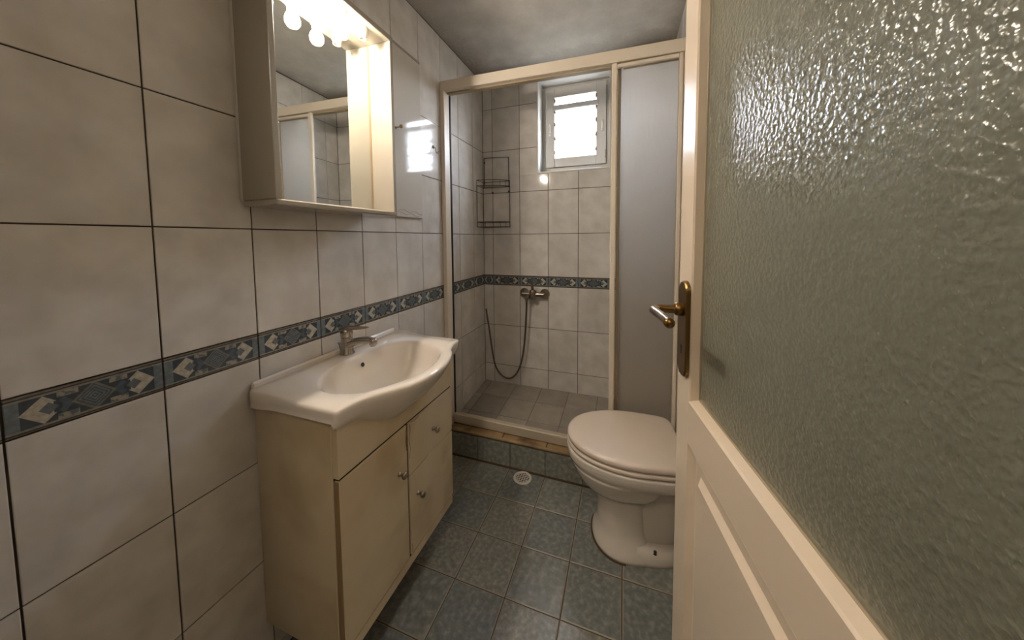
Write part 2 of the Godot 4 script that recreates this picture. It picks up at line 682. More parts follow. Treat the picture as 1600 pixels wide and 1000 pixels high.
	var g := [Vector3(-0.003, YC, -0.003), Vector3(XR + 0.003, YC, -0.003), Vector3(XR + 0.003, YC, 1.3), Vector3(-0.003, YC, 1.3)]
	var uv := [Vector2(0, 0), Vector2(1, 0), Vector2(1, 1), Vector2(0, 1)]
	for k in [0, 2, 1, 0, 3, 2]:
		face.set_uv(uv[k])
		face.add_vertex(g[k])
	obj("stained_paint", face, M.ceiling, ce)
	var rest := surf()
	cbox(rest, Vector3(-0.003, YC, 1.3), Vector3(XR + 0.003, YC + 0.004, ZF), 0.0)
	obj("paint", rest, mat(Color(0.78, 0.755, 0.72), 0.85), ce)


# ------------------------------------------------------------------ window
func window() -> void:
	var w := Node3D.new()
	w.name = "window_1"
	add_child(w)
	structure(w, "small white louvred window high on the shower wall", "window")
	var x0 := 0.395
	var x1 := 0.870
	var y0 := 1.670
	var y1 := 2.292
	# plaster reveal, lining the opening
	var st := surf()
	var d := 0.012
	cbox(st, Vector3(x0, y0, -0.20), Vector3(x0 + d, y1, 0.003), 0.002)
	cbox(st, Vector3(x1 - d, y0, -0.20), Vector3(x1, y1, 0.003), 0.002)
	cbox(st, Vector3(x0 + d, y1 - d, -0.20), Vector3(x1 - d, y1, 0.003), 0.002)
	cbox(st, Vector3(x0 + d, y0, -0.20), Vector3(x1 - d, y0 + d, 0.003), 0.002)
	obj("reveal", st, M.window_white, w)
	# fixed frame and sash
	var fixed := surf()
	var sash := surf()
	var ring := func(s: SurfaceTool, a: Vector2, b: Vector2, wd: float, z0: float, z1: float) -> void:
		cbox(s, Vector3(a.x, a.y, z0), Vector3(a.x + wd, b.y, z1), 0.003)
		cbox(s, Vector3(b.x - wd, a.y, z0), Vector3(b.x, b.y, z1), 0.003)
		cbox(s, Vector3(a.x + wd, a.y, z0), Vector3(b.x - wd, a.y + wd, z1), 0.003)
		cbox(s, Vector3(a.x + wd, b.y - wd, z0), Vector3(b.x - wd, b.y, z1), 0.003)
	ring.call(fixed, Vector2(x0 + d, y0 + d), Vector2(x1 - d, y1 - d), 0.052, -0.165, -0.125)
	obj("frame", fixed, M.window_white, w)
	ring.call(sash, Vector2(0.430, 1.728), Vector2(0.836, 2.262), 0.064, -0.155, -0.112)
	obj("sash", sash, M.window_white, w)
	var gap := surf()
	ring.call(gap, Vector2(0.4265, 1.7245), Vector2(0.8395, 2.2655), 0.006, -0.150, -0.1235)
	obj("seal", gap, M.dark_seal, w, "dark seal around the sash")  # dark ring between sash and frame
	# louvre blades of clear glass with clips, one bar across the top
	for k in 5:
		var yb: float = [1.83, 1.925, 2.02, 2.105, 2.175][k]
		var bst := surf()
		cbox(bst, Vector3(-0.142, -0.047, -0.002), Vector3(0.142, 0.047, 0.002), 0.0005)
		var b := obj("louvre_pane", bst, M.pane, w)
		b.transform = Transform3D(Basis(Vector3.RIGHT, deg_to_rad(14.0 if k != 2 else 22.0)), Vector3(0.634, yb - 0.046, -0.135))
		for ye in [-0.047, 0.047]:
			box("blade_edge", Vector3(-0.142, ye - 0.002, -0.0024), Vector3(0.142, ye + 0.002, 0.0024), M.blade_edge, b, 0.0005)
		for sx in [0.497, 0.771]:
			box("clip", Vector3(sx - 0.006, yb - 0.012, -0.142), Vector3(sx + 0.006, yb + 0.012, -0.106), M.steel_old, w, 0.002)
	var bar := surf()
	cbox(bar, Vector3(0.486, 2.110, -0.118), Vector3(0.788, 2.146, -0.100), 0.004)
	obj("top_bar", bar, M.window_white, w, "cream bar across the louvres")
	for q in [[0.461, 1.985], [0.811, 1.974]]:
		var hs := surf()
		cbox(hs, Vector3(q[0] - 0.007, q[1] - 0.036, -0.113), Vector3(q[0] + 0.007, q[1] + 0.036, -0.106), 0.002)
		tube(hs, spline(PackedVector3Array([Vector3(q[0], q[1] + 0.03, -0.108), Vector3(q[0] + 0.002, q[1] + 0.026, -0.094), Vector3(q[0] + 0.002, q[1] - 0.026, -0.092)]), 4), 0.0042, 8)
		obj("lever_handle", hs, M.white_plastic, w)
	for yh in [2.20, 1.79]:
		var hn := surf()
		lathe(hn, [Vector2(0, -0.028), Vector2(0.005, -0.028), Vector2(0.005, 0.028), Vector2(0, 0.028)], 10, Transform3D(Basis.IDENTITY, Vector3(0.836, yh, -0.112)))
		obj("hinge", hn, M.steel_old, w)


# ------------------------------------------------------------------ shower
func pan_y(z: float) -> float:
	return 0.195 - 0.1 * z


func shower_base() -> void:
	var t := thing("shower_tray", "raised shower floor of dull beige tiles behind a blue tiled step", "shower tray", Vector3(0.6, 0, 0.29))
	var o := Vector3(0.6, 0, 0.29)
	var st := surf()
	# core with a sloping top
	var a := [Vector3(0.001, 0, 0.001), Vector3(XR - 0.001, 0, 0.001), Vector3(XR - 0.001, 0, 0.57), Vector3(0.001, 0, 0.57)]
	var ys := [pan_y(0) - 0.004, pan_y(0) - 0.004, pan_y(0.57) - 0.004, pan_y(0.57) - 0.004]
	var zs := [0.001, 0.001, 0.57, 0.57]
	var b := []
	for k in 4:
		b.append(Vector3(a[k].x, ys[k], a[k].z) - o)
		a[k] -= o
	quad(st, b[0], b[1], b[2], b[3], Vector3.UP)
	for k in 4:
		quad(st, a[k], a[(k + 1) % 4], b[(k + 1) % 4], b[k], (a[k] + a[(k + 1) % 4]) / 2.0)
	obj("core", st, M.pan_grout, t)
	var slope := Basis(Vector3.RIGHT, -PI / 2 + atan(0.1))
	var xs := [0.002, 0.055, 0.243, 0.430, 0.617, 0.804, 0.991, 1.178, XR - 0.002]
	var zz := [0.002, 0.180, 0.370, 0.515]
	for i in xs.size() - 1:
		for j in zz.size() - 1:
			var r := Rect2(xs[i], zz[j], xs[i + 1] - xs[i], zz[j + 1] - zz[j]).grow(-0.0015)
			var p := part("floor_tile", tile_mesh(r.size.x, r.size.y, 0.006, 0.0012), M.pan[rng.randi() % 2], t)
			p.transform = Transform3D(slope, Vector3(r.get_center().x, pan_y(r.get_center().y), r.get_center().y) - o)
	# blue tiles on the face of the step
	var cs := [0.002, 0.199, 0.391, 0.583, 0.774, 0.963, 1.152, XR - 0.002]
	for i in cs.size() - 1:
		var r2 := Rect2(cs[i], 0.002, cs[i + 1] - cs[i], 0.131).grow(-0.0016)
		var p2 := part("step_tile", tile_mesh(r2.size.x, r2.size.y, 0.006, 0.0014), M.step_tile, t)
		p2.transform = Transform3D(Basis.IDENTITY, Vector3(r2.get_center().x, r2.get_center().y, 0.576) - o)
	var ck := surf()
	tube(ck, PackedVector3Array([Vector3(0.003, 0.0, 0.5775) - o, Vector3(XR - 0.003, 0.0, 0.5775) - o]), 0.004, 6)
	obj("caulk_line", ck, M.caulk, t, "brown grimy caulk along the floor")
	# ledge tiles and the yellowed nosing
	for i in 4:
		var q0: float = [0.002, 0.344, 0.588, 0.90][i]
		var q1: float = [0.344, 0.588, 0.90, XR - 0.002][i]
		box("ledge_tile", Vector3(q0 + 0.001, 0.138, 0.50) - o, Vector3(q1 - 0.001, 0.157 - 0.006 * i / 3.0, 0.572) - o, M.nose, t, 0.002)
	var ns := surf()
	tube(ns, PackedVector3Array([Vector3(0.003, 0.148, 0.573) - o, Vector3(XR - 0.003, 0.140, 0.573) - o]), 0.0085, 10)
	obj("nosing", ns, M.nose, t, "yellowed rounded nosing")


func beam(st: SurfaceTool, a: Vector3, b: Vector3, hy: float, hz: float, bevel := 0.002) -> void:
	# a box beam from a to b (mainly along x)
	var d := b - a
	var ang := atan2(d.y, d.x)
	cbox(st, Vector3(-d.length() / 2, -hy / 2, -hz / 2), Vector3(d.length() / 2, hy / 2, hz / 2), bevel, Transform3D(Basis(Vector3.BACK, ang), (a + b) / 2))


func shower_screen() -> void:
	var o := Vector3(0.6, 0.15, 0.545)
	var t := thing("shower_screen", "cream framed sliding shower screen with a frosted panel on the right", "shower screen", o)
	var st := surf()
	beam(st, Vector3(0.002, 2.066, 0.545) - o, Vector3(XR - 0.002, 2.045, 0.545) - o, 0.054, 0.060, 0.003)
	obj("header", st, M.frame, t)
	var tr := surf()
	beam(tr, Vector3(0.03, 2.035, 0.535) - o, Vector3(XR - 0.03, 2.015, 0.535) - o, 0.008, 0.030, 0.001)
	obj("track", tr, M.frame_old, t, "darker track under the header")
	# wall posts
	box("wall_post", Vector3(0.002, 0.155, 0.518) - o, Vector3(0.026, 2.04, 0.575) - o, M.frame, t, 0.002)
	box("black_strip", Vector3(0.002, 0.155, 0.505) - o, Vector3(0.030, 2.036, 0.517) - o, M.flat_black, t, 0.001, "black strip beside the post")  # plain black strip behind the left post
	box("wall_post", Vector3(XR - 0.026, 0.155, 0.515) - o, Vector3(XR - 0.002, 2.02, 0.575) - o, M.frame, t, 0.002)
	# bottom rail
	var br := surf()
	beam(br, Vector3(0.028, 0.190, 0.520) - o, Vector3(XR - 0.028, 0.173, 0.520) - o, 0.050, 0.034, 0.003)
	obj("bottom_rail", br, M.rail, t)
	# two sliding panels pushed together on the right
	for k in 2:
		var x0: float = [0.893, 0.9185][k]
		var z0: float = [0.552, 0.536][k]
		var y0 := 0.205
		var y1 := 2.022
		var fr := surf()
		var wd: float = [0.024, 0.015][k]
		cbox(fr, Vector3(x0, y0, z0) - o, Vector3(x0 + wd, y1, z0 + [0.018, 0.010][k]) - o, 0.003)
		cbox(fr, Vector3(1.168, y0, z0) - o, Vector3(1.184, y1 - 0.004, z0 + [0.018, 0.010][k]) - o, 0.003)
		cbox(fr, Vector3(x0 + 0.024, y0, z0) - o, Vector3(1.168, y0 + 0.022, z0 + [0.018, 0.010][k]) - o, 0.003)
		cbox(fr, Vector3(x0 + 0.024, y1 - 0.022, z0) - o, Vector3(1.168, y1 - 0.006, z0 + [0.018, 0.010][k]) - o, 0.003)
		var pf := obj("panel_frame", fr, M.frame if k == 0 else M.frame_old, t, "cream front panel frame" if k == 0 else "yellowed rear panel frame")
		if k == 1:
			box("frosted_sheet", Vector3(x0 + 0.004, y0 + 0.008, z0 - 0.0045) - o, Vector3(1.180, y1 - 0.010, z0 - 0.0005) - o, M.frosted, pf, 0.0005)


# ------------------------------------------------------------------ mirror cabinet with lamps
func mirror_cabinet() -> void:
	var o := Vector3(0.0, 1.324, 1.28)
	var t := thing("mirror_cabinet", "cream mirror cabinet with lamp canopy on the left wall above the basin", "mirror cabinet", o)
	var z0 := 0.778
	var z1 := 1.150
	var z2 := 1.595
	var xf := 0.140
	var ya := 1.324
	var yb := 1.962
	var yt := 1.982
	# wide glossy back board that runs on past the niche along the wall, with a hook and a wavy embossed foot
	var bb := box("back_board", Vector3(0.002, 1.338, z0) - o, Vector3(0.014, 2.090, z2) - o, M.gloss_door, t, 0.002, "glossy white back board")
	box("top_lip", Vector3(0.014, 2.078, z0 + 0.001) - o - bb.position, Vector3(0.0165, 2.0895, z2 - 0.001) - o - bb.position, M.laminate_white, bb, 0.001)
	var kn := surf()
	lathe(kn, [Vector2(0, 0.0), Vector2(0.006, 0.0), Vector2(0.006, 0.003), Vector2(0.003, 0.004), Vector2(0.003, 0.020), Vector2(0.0075, 0.024), Vector2(0.0082, 0.029), Vector2(0.006, 0.034), Vector2(0, 0.035)], 16, basis_y(Vector3(1, 0.12, -0.1), Vector3(0.014, 1.722, 0.968) - o - bb.position))
	obj("hook", kn, M.brass_pale, bb, "small brass hook")
	for q in [0.0, 0.013]:
		var pts := PackedVector3Array()
		for k in 61:
			var f := k / 60.0
			pts.append(Vector3(0.0142, 1.376 - q + 0.0045 * sin(f * TAU * 4.0 + q * 150.0) - 0.016 * f, lerpf(1.12, z0 + 0.004, f)) - o - bb.position)
		var em := surf()
		tube(em, pts, 0.0009, 5)
		obj("embossed_line", em, M.laminate_edge, bb)
	# side panels of the niche
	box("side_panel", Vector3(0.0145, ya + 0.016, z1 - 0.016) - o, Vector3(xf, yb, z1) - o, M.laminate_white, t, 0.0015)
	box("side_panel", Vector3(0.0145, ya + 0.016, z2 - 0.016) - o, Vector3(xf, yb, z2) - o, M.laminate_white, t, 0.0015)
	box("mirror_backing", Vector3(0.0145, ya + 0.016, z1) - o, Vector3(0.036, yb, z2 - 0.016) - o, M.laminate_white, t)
	var ms := surf()
	cbox(ms, Vector3(-0.004, ya + 0.026 - o.y, 0.0005), Vector3(0.0, yb - 0.001 - o.y, z2 - z1 - 0.0205), 0.0006)
	var mi := obj("mirror", ms, M.mirror, t)
	mi.transform = Transform3D(Basis(Vector3.UP, deg_to_rad(2.6)), Vector3(0.041, 0, z1 - o.z + 0.0024))
	box("mirror_track", Vector3(0.0362, ya + 0.0165, z1 + 0.0008) - o, Vector3(0.046, ya + 0.0255, z2 - 0.017) - o, M.gap, t, 0.001)
	box("mirror_gap_strip", Vector3(0.0362, ya + 0.026, z1 + 0.0002) - o, Vector3(0.0445, yb - 0.001, z1 + 0.0022) - o, M.laminate_edge, t, 0.0004)  # thin brown strip, stands in for the dark gap at this joint
	mi.set_meta("label", "mirror glass")
	# shelf and canopy
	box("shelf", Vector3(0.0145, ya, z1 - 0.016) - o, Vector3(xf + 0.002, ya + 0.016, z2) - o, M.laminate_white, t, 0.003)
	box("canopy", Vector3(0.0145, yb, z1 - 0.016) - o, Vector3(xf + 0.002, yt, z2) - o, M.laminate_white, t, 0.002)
	# lamp holders; all but the first carry a lit bulb, the last added for light
	for k in 4:
		var z: float = [1.240, 1.330, 1.420, 1.510][k]
		var c := Vector3(0.100, yb, z) - o
		var hs := surf()
		lathe(hs, [Vector2(0, 0), Vector2(0.019, 0), Vector2(0.019, -0.003), Vector2(0.0165, -0.005), Vector2(0.0165, -0.022), Vector2(0.0135, -0.024), Vector2(0.0135, -0.036), Vector2(0.0095, -0.036), Vector2(0.0095, -0.026), Vector2(0, -0.026)], 24, Transform3D(Basis.IDENTITY, c))
		var h := obj("lamp_holder", hs, M.porcelain, t)
		if k > 0:
			var bs := surf()
			lathe(bs, [Vector2(0, 0.0), Vector2(0.0085, 0.0), Vector2(0.0105, -0.008), Vector2(0.018, -0.020), Vector2(0.0215, -0.032), Vector2(0.0205, -0.043), Vector2(0.015, -0.052), Vector2(0.007, -0.0565), Vector2(0, -0.0575)], 20)
			var bulb := obj("bulb", bs, M.bulb, h, "lit warm bulb of a row running out of view")
			bulb.position = c + Vector3(0, -0.030, 0)
			var l := OmniLight3D.new()
			l.name = "bulb_light"
			l.light_color = Color(1.0, 0.96, 0.905)
			l.light_energy = [0.0, 0.008, 0.032, 0.048][k]  # uneven strengths chosen to spare the niche and light the room
			l.omni_range = 6.0
			l.omni_attenuation = 2.0
			l.light_size = 0.02
			l.shadow_enabled = true
			bulb.add_child(l, true)
			l.position = Vector3(0, -0.033, 0)
	# little brown catch lying at the end of the mirror track
	var ct := surf()
	cbox(ct, Vector3(-0.006, -0.004, -0.012), Vector3(0.006, 0.005, 0.012), 0.002)
	var cc := obj("catch", ct, M.brass, t, "small brown catch")
	cc.position = Vector3(0.055, ya + 0.021, z1 + 0.020) - o


# ------------------------------------------------------------------ vanity
func outline(poly: PackedVector2Array, centre: Vector2, n: int) -> PackedFloat32Array:
	var out := PackedFloat32Array()
	for k in n:
		var t := TAU * k / n
		var far := centre + Vector2(cos(t), sin(t)) * 2.0
		var best := 0.0
		for i in poly.size():
			var hit: Variant = Geometry2D.segment_intersects_segment(centre, far, poly[i], poly[(i + 1) % poly.size()])
			if hit != null:
				best = maxf(best, centre.distance_to(hit))
		out.append(best)
	return out


func smooth_poly(p: Array, per := 6) -> PackedVector2Array:
	var out := PackedVector2Array()
	var n := p.size()
	for i in n:
		var a: Vector2 = p[(i - 1 + n) % n]
		var b: Vector2 = p[i]
		var c: Vector2 = p[(i + 1) % n]
		var d: Vector2 = p[(i + 2) % n]
		for k in per:
			out.append(b.cubic_interpolate(c, a, d, float(k) / per))
	return out


func vanity() -> void:
	var o := Vector3(0.15, 0.14, 1.306)
	var t := thing("vanity_unit", "cream vanity cabinet with a door and two drawers under the basin", "vanity cabinet", o)
	var zn := 1.588
	var zf := 1.028
	var xc := 0.281
	var xf := 0.299
	# carcass
	var st := surf()
	for q in [[Vector3(0.002, 0.14, zf), Vector3(xc - 0.003, 0.788, zf + 0.016)], [Vector3(0.002, 0.14, zn - 0.016), Vector3(xc - 0.003, 0.788, zn)], [Vector3(0.002, 0.14, zf + 0.016), Vector3(xc - 0.003, 0.156, zn - 0.016)], [Vector3(0.002, 0.156, zf + 0.016), Vector3(0.012, 0.788, zn - 0.016)]]:
		cbox(st, q[0] - o, q[1] - o, 0.002)
	obj("body", st, M.laminate, t)
	box("gap_shade_sheet", Vector3(xc - 0.003, 0.142, zf + 0.003) - o, Vector3(xc + 0.0005, 0.66, zn - 0.004) - o, M.gap, t, 0.0)  # dark sheet behind the fronts, gap shade put into its colour
	box("edge_shade_band", Vector3(xc + 0.001, 0.180, zn - 0.0021) - o, Vector3(xf - 0.002, 0.633, zn - 0.0008) - o, M.laminate_edge, t, 0.0, "door edge coloured darker to stand for its shade")  # shaded side of the door, its shade put into a darker colour
	# the front board under the basin, its top scooped out for the bulge
	var prof := PackedVector2Array([Vector2(zf + 0.001, 0.642), Vector2(zf + 0.001, 0.788)])
	for q in [[1.045, 0.788], [1.062, 0.770], [1.10, 0.738], [1.15, 0.710], [1.22, 0.692], [1.30, 0.686], [1.37, 0.692], [1.43, 0.712], [1.475, 0.738], [1.51, 0.768], [1.53, 0.788]]:
		prof.append(Vector2(q[0], q[1]))
	prof.append(Vector2(zn, 0.788))
	prof.append(Vector2(zn, 0.642))
	var fs := surf()
	for i in prof.size():
		var p0 := prof[i]
		var p1 := prof[(i + 1) % prof.size()]
		var en := (p1 - p0).orthogonal()
		quad(fs, Vector3(xc, p0.y, p0.x) - o, Vector3(xf, p0.y, p0.x) - o, Vector3(xf, p1.y, p1.x) - o, Vector3(xc, p1.y, p1.x) - o, Vector3(0, en.y, en.x))
	var idx := Geometry2D.triangulate_polygon(prof)
	for i in range(0, idx.size(), 3):
		for xx in [xc, xf]:
			tri(fs, Vector3(xx, prof[idx[i]].y, prof[idx[i]].x) - o, Vector3(xx, prof[idx[i + 1]].y, prof[idx[i + 1]].x) - o, Vector3(xx, prof[idx[i + 2]].y, prof[idx[i + 2]].x) - o, Vector3.RIGHT if xx == xf else Vector3.LEFT)
	obj("fascia", fs, M.laminate, t)
	box("base_strip", Vector3(xc, 0.140, zf + 0.001) - o, Vector3(xf - 0.003, 0.174, zn) - o, M.laminate, t, 0.002)
	var knob := func(parent: Node3D, at: Vector3) -> void:
		var k := surf()
		lathe(k, [Vector2(0, 0), Vector2(0.0075, 0), Vector2(0.0075, 0.002), Vector2(0.0045, 0.004), Vector2(0.0045, 0.013), Vector2(0.010, 0.017), Vector2(0.0115, 0.021), Vector2(0.009, 0.026), Vector2(0, 0.0275)], 18, basis_y(Vector3.RIGHT, at - parent.position))
		obj("knob", k, M.steel_old, parent, "worn metal knob")
	var door := box("door", Vector3(xc + 0.001, 0.179, 1.3195) - o, Vector3(xf, 0.634, zn - 0.002) - o, M.laminate, t, 0.002)
	knob.call(door, Vector3(xf, 0.497, 1.362) - o)
	var d1 := box("drawer", Vector3(xc + 0.001, 0.4545, zf + 0.001) - o, Vector3(xf, 0.634, 1.312) - o, M.laminate, t, 0.002)
	knob.call(d1, Vector3(xf, 0.537, 1.169) - o)
	var d2 := box("drawer", Vector3(xc + 0.001, 0.179, zf + 0.001) - o, Vector3(xf, 0.4515, 1.312) - o, M.laminate, t, 0.002)
	knob.call(d2, Vector3(xf, 0.366, 1.270) - o)
	for q in [[door, [[1.3225, 0.628], [1.3265, 0.612], [1.3275, 0.585], [1.3235, 0.556], [1.3205, 0.545]]], [door, [[1.3215, 0.60], [1.3245, 0.578], [1.3215, 0.560]]], [d1, [[1.306, 0.630], [1.302, 0.610], [1.309, 0.580], [1.304, 0.545], [1.310, 0.515]]], [d1, [[1.298, 0.631], [1.275, 0.627], [1.255, 0.630]]], [d2, [[1.308, 0.215], [1.305, 0.20], [1.309, 0.188]]]]:
		var cp := PackedVector3Array()
		for v in q[1]:
			cp.append(Vector3(xf + 0.0001, v[1], v[0]) - o - q[0].position)
		var cs := surf()
		tube(cs, spline(cp, 4), 0.0008, 5)
		obj("crack", cs, M.crack, q[0], "brown crack in the laminate")
	# browned board edges, coloured near black to stand in for gap shade
	var edge_shade := surf()
	cbox(edge_shade, Vector3(xc + 0.002, 0.6345, zf + 0.004) - o, Vector3(xf - 0.004, 0.6415, zn - 0.004) - o, 0.0)
	cbox(edge_shade, Vector3(xc + 0.002, 0.1745, zf + 0.004) - o, Vector3(xf - 0.004, 0.1785, zn - 0.004) - o, 0.0)
	cbox(edge_shade, Vector3(xc + 0.002, 0.18, 1.3125) - o, Vector3(xf - 0.005, 0.634, 1.319) - o, 0.0)
	obj("browned_gap_shade", edge_shade, M.gap, t, "browned board edges with gap shade in the colour")
	basin()


func basin() -> void:
	var o := Vector3(0.17, 0.79, 1.29)
	var t := thing("washbasin", "white ceramic washbasin with a bulging front on the cream cabinet", "washbasin", o)
	var n := 288
	var c := Vector2(0.205, 1.29)
	var outer := smooth_poly([Vector2(0.001, 0.985), Vector2(0.10, 0.984), Vector2(0.22, 0.985), Vector2(0.30, 0.987), Vector2(0.317, 0.992), Vector2(0.323, 1.004), Vector2(0.326, 1.05), Vector2(0.342, 1.095), Vector2(0.370, 1.14), Vector2(0.398, 1.215), Vector2(0.407, 1.30), Vector2(0.402, 1.365), Vector2(0.386, 1.415), Vector2(0.350, 1.472), Vector2(0.325, 1.512), Vector2(0.3155, 1.55), Vector2(0.3125, 1.578), Vector2(0.310, 1.591), Vector2(0.3045, 1.5965), Vector2(0.29, 1.597), Vector2(0.22, 1.597), Vector2(0.10, 1.597), Vector2(0.001, 1.597), Vector2(0.001, 1.45), Vector2(0.001, 1.29), Vector2(0.001, 1.12)], 5)
	var inner := smooth_poly([Vector2(0.134, 1.497), Vector2(0.093, 1.442), Vector2(0.078, 1.395), Vector2(0.072, 1.320), Vector2(0.073, 1.270), Vector2(0.088, 1.172), Vector2(0.130, 1.078), Vector2(0.200, 1.060), Vector2(0.262, 1.082), Vector2(0.312, 1.122), Vector2(0.334, 1.155), Vector2(0.356, 1.212), Vector2(0.366, 1.280), Vector2(0.362, 1.349), Vector2(0.357, 1.375), Vector2(0.322, 1.445), Vector2(0.283, 1.500), Vector2(0.197, 1.525)], 5)
	var ro := outline(outer, c, n)
	var ri := outline(inner, c, n)
	var deck := func(x: float) -> float: return 0.822 + 0.012 * clampf((0.16 - x) / 0.12, 0.0, 1.0)
	var ring := func(f: Callable) -> PackedVector3Array:
		var r := PackedVector3Array()
		for k in n:
			var th := TAU * k / n
			var v: Vector3 = f.call(k, Vector2(cos(th), sin(th)))
			r.append(v - o)
		return r
	var loops := []
	# underside of the bulge, drawn in to the cabinet front
	loops.append(ring.call(func(k: int, d: Vector2) -> Vector3:
		var p: Vector2 = c + d * ro[k]
		var f := clampf((p.x - 0.30) / 0.105, 0.0, 1.0)
		return Vector3(minf(p.x, 0.294), 0.787 - 0.108 * pow(f, 0.75), lerpf(p.y, 1.30, 0.10 * f))))
	loops.append(ring.call(func(k: int, d: Vector2) -> Vector3:
		var p: Vector2 = c + d * ro[k]
		var f := clampf((p.x - 0.30) / 0.105, 0.0, 1.0)
		return Vector3(minf(p.x, 0.302) + 0.035 * f, 0.788 - 0.070 * pow(f, 0.8), lerpf(p.y, 1.30, 0.05 * f))))
	loops.append(ring.call(func(k: int, d: Vector2) -> Vector3:
		var p: Vector2 = c + d * (ro[k] - 0.001)
		var f := clampf((p.x - 0.30) / 0.105, 0.0, 1.0)
		return Vector3(p.x - 0.030 * f, 0.790 - 0.030 * f, p.y)))
	loops.append(ring.call(func(k: int, d: Vector2) -> Vector3:
		var p: Vector2 = c + d * (ro[k] - 0.0005)
		var f := clampf((p.x - 0.30) / 0.105, 0.0, 1.0)
		return Vector3(p.x - 0.008 * f, 0.802 - 0.006 * f, p.y)))
	for q in [[0.0, -0.010], [0.0015, -0.004], [0.006, 0.0]]:
		loops.append(ring.call(func(k: int, d: Vector2) -> Vector3:
			var p: Vector2 = c + d * (ro[k] - q[0])
			return Vector3(p.x, deck.call(p.x) + q[1], p.y)))
	loops.append(ring.call(func(k: int, d: Vector2) -> Vector3:
		var p: Vector2 = c + d * lerpf(ro[k] - 0.006, ri[k] + 0.004, 0.55)
		return Vector3(p.x, deck.call(p.x) - 0.0005, p.y)))
	for q in [[0.004, -0.001], [-0.002, -0.004], [-0.010, -0.014]]:
		loops.append(ring.call(func(k: int, d: Vector2) -> Vector3:
			var p: Vector2 = c + d * (ri[k] + q[0])
			return Vector3(p.x, deck.call(p.x) + q[1], p.y)))
	var drain := Vector2(0.215, 1.30)
	for q in [[0.925, 0.795], [0.875, 0.768], [0.80, 0.740], [0.70, 0.716], [0.56, 0.698], [0.40, 0.687], [0.22, 0.681], [0.09, 0.679]]:
		loops.append(ring.call(func(k: int, d: Vector2) -> Vector3:
			var p: Vector2 = (c + d * ri[k] - drain) * q[0] + drain
			return Vector3(p.x, q[1], p.y)))
	var st := surf(true)
	loft(st, loops, true)
	obj("bowl", st, M.ceramic, t)
	# low upstand along the wall
	var us := surf()
	cbox(us, Vector3(0.001, 0.826, 1.010) - o, Vector3(0.012, 0.849, 1.596) - o, 0.005)
	obj("upstand", us, M.ceramic, t)
	# overflow and drain
	var ov := surf()
	lathe(ov, [Vector2(0, 0.002), Vector2(0.0078, 0.002), Vector2(0.0078, 0.0)], 18, basis_y(Vector3(1.0, 0.35, 0.05), Vector3(0.0915, 0.795, 1.285) - o))
	obj("overflow_hole", ov, mat(Color(0.04, 0.03, 0.02), 0.8), t)
	var rg := surf()
	var rp := PackedVector3Array()
	var rx := basis_y(Vector3(1.0, 0.35, 0.05), Vector3(0.0915, 0.795, 1.285) - o)
	for k in 20:
		rp.append(rx * Vector3(cos(TAU * k / 20) * 0.009, 0.001, sin(TAU * k / 20) * 0.009))
	tube(rg, rp, 0.0016, 6, true)
	obj("overflow_ring", rg, M.ceramic, t)
	var ds := surf()
	lathe(ds, [Vector2(0.026, 0.0), Vector2(0.026, 0.004), Vector2(0.020, 0.005), Vector2(0.018, 0.001), Vector2(0, 0.001)], 24, Transform3D(Basis.IDENTITY, Vector3(drain.x, 0.6785, drain.y) - o))
	obj("drain", ds, M.steel_old, t)
	faucet()


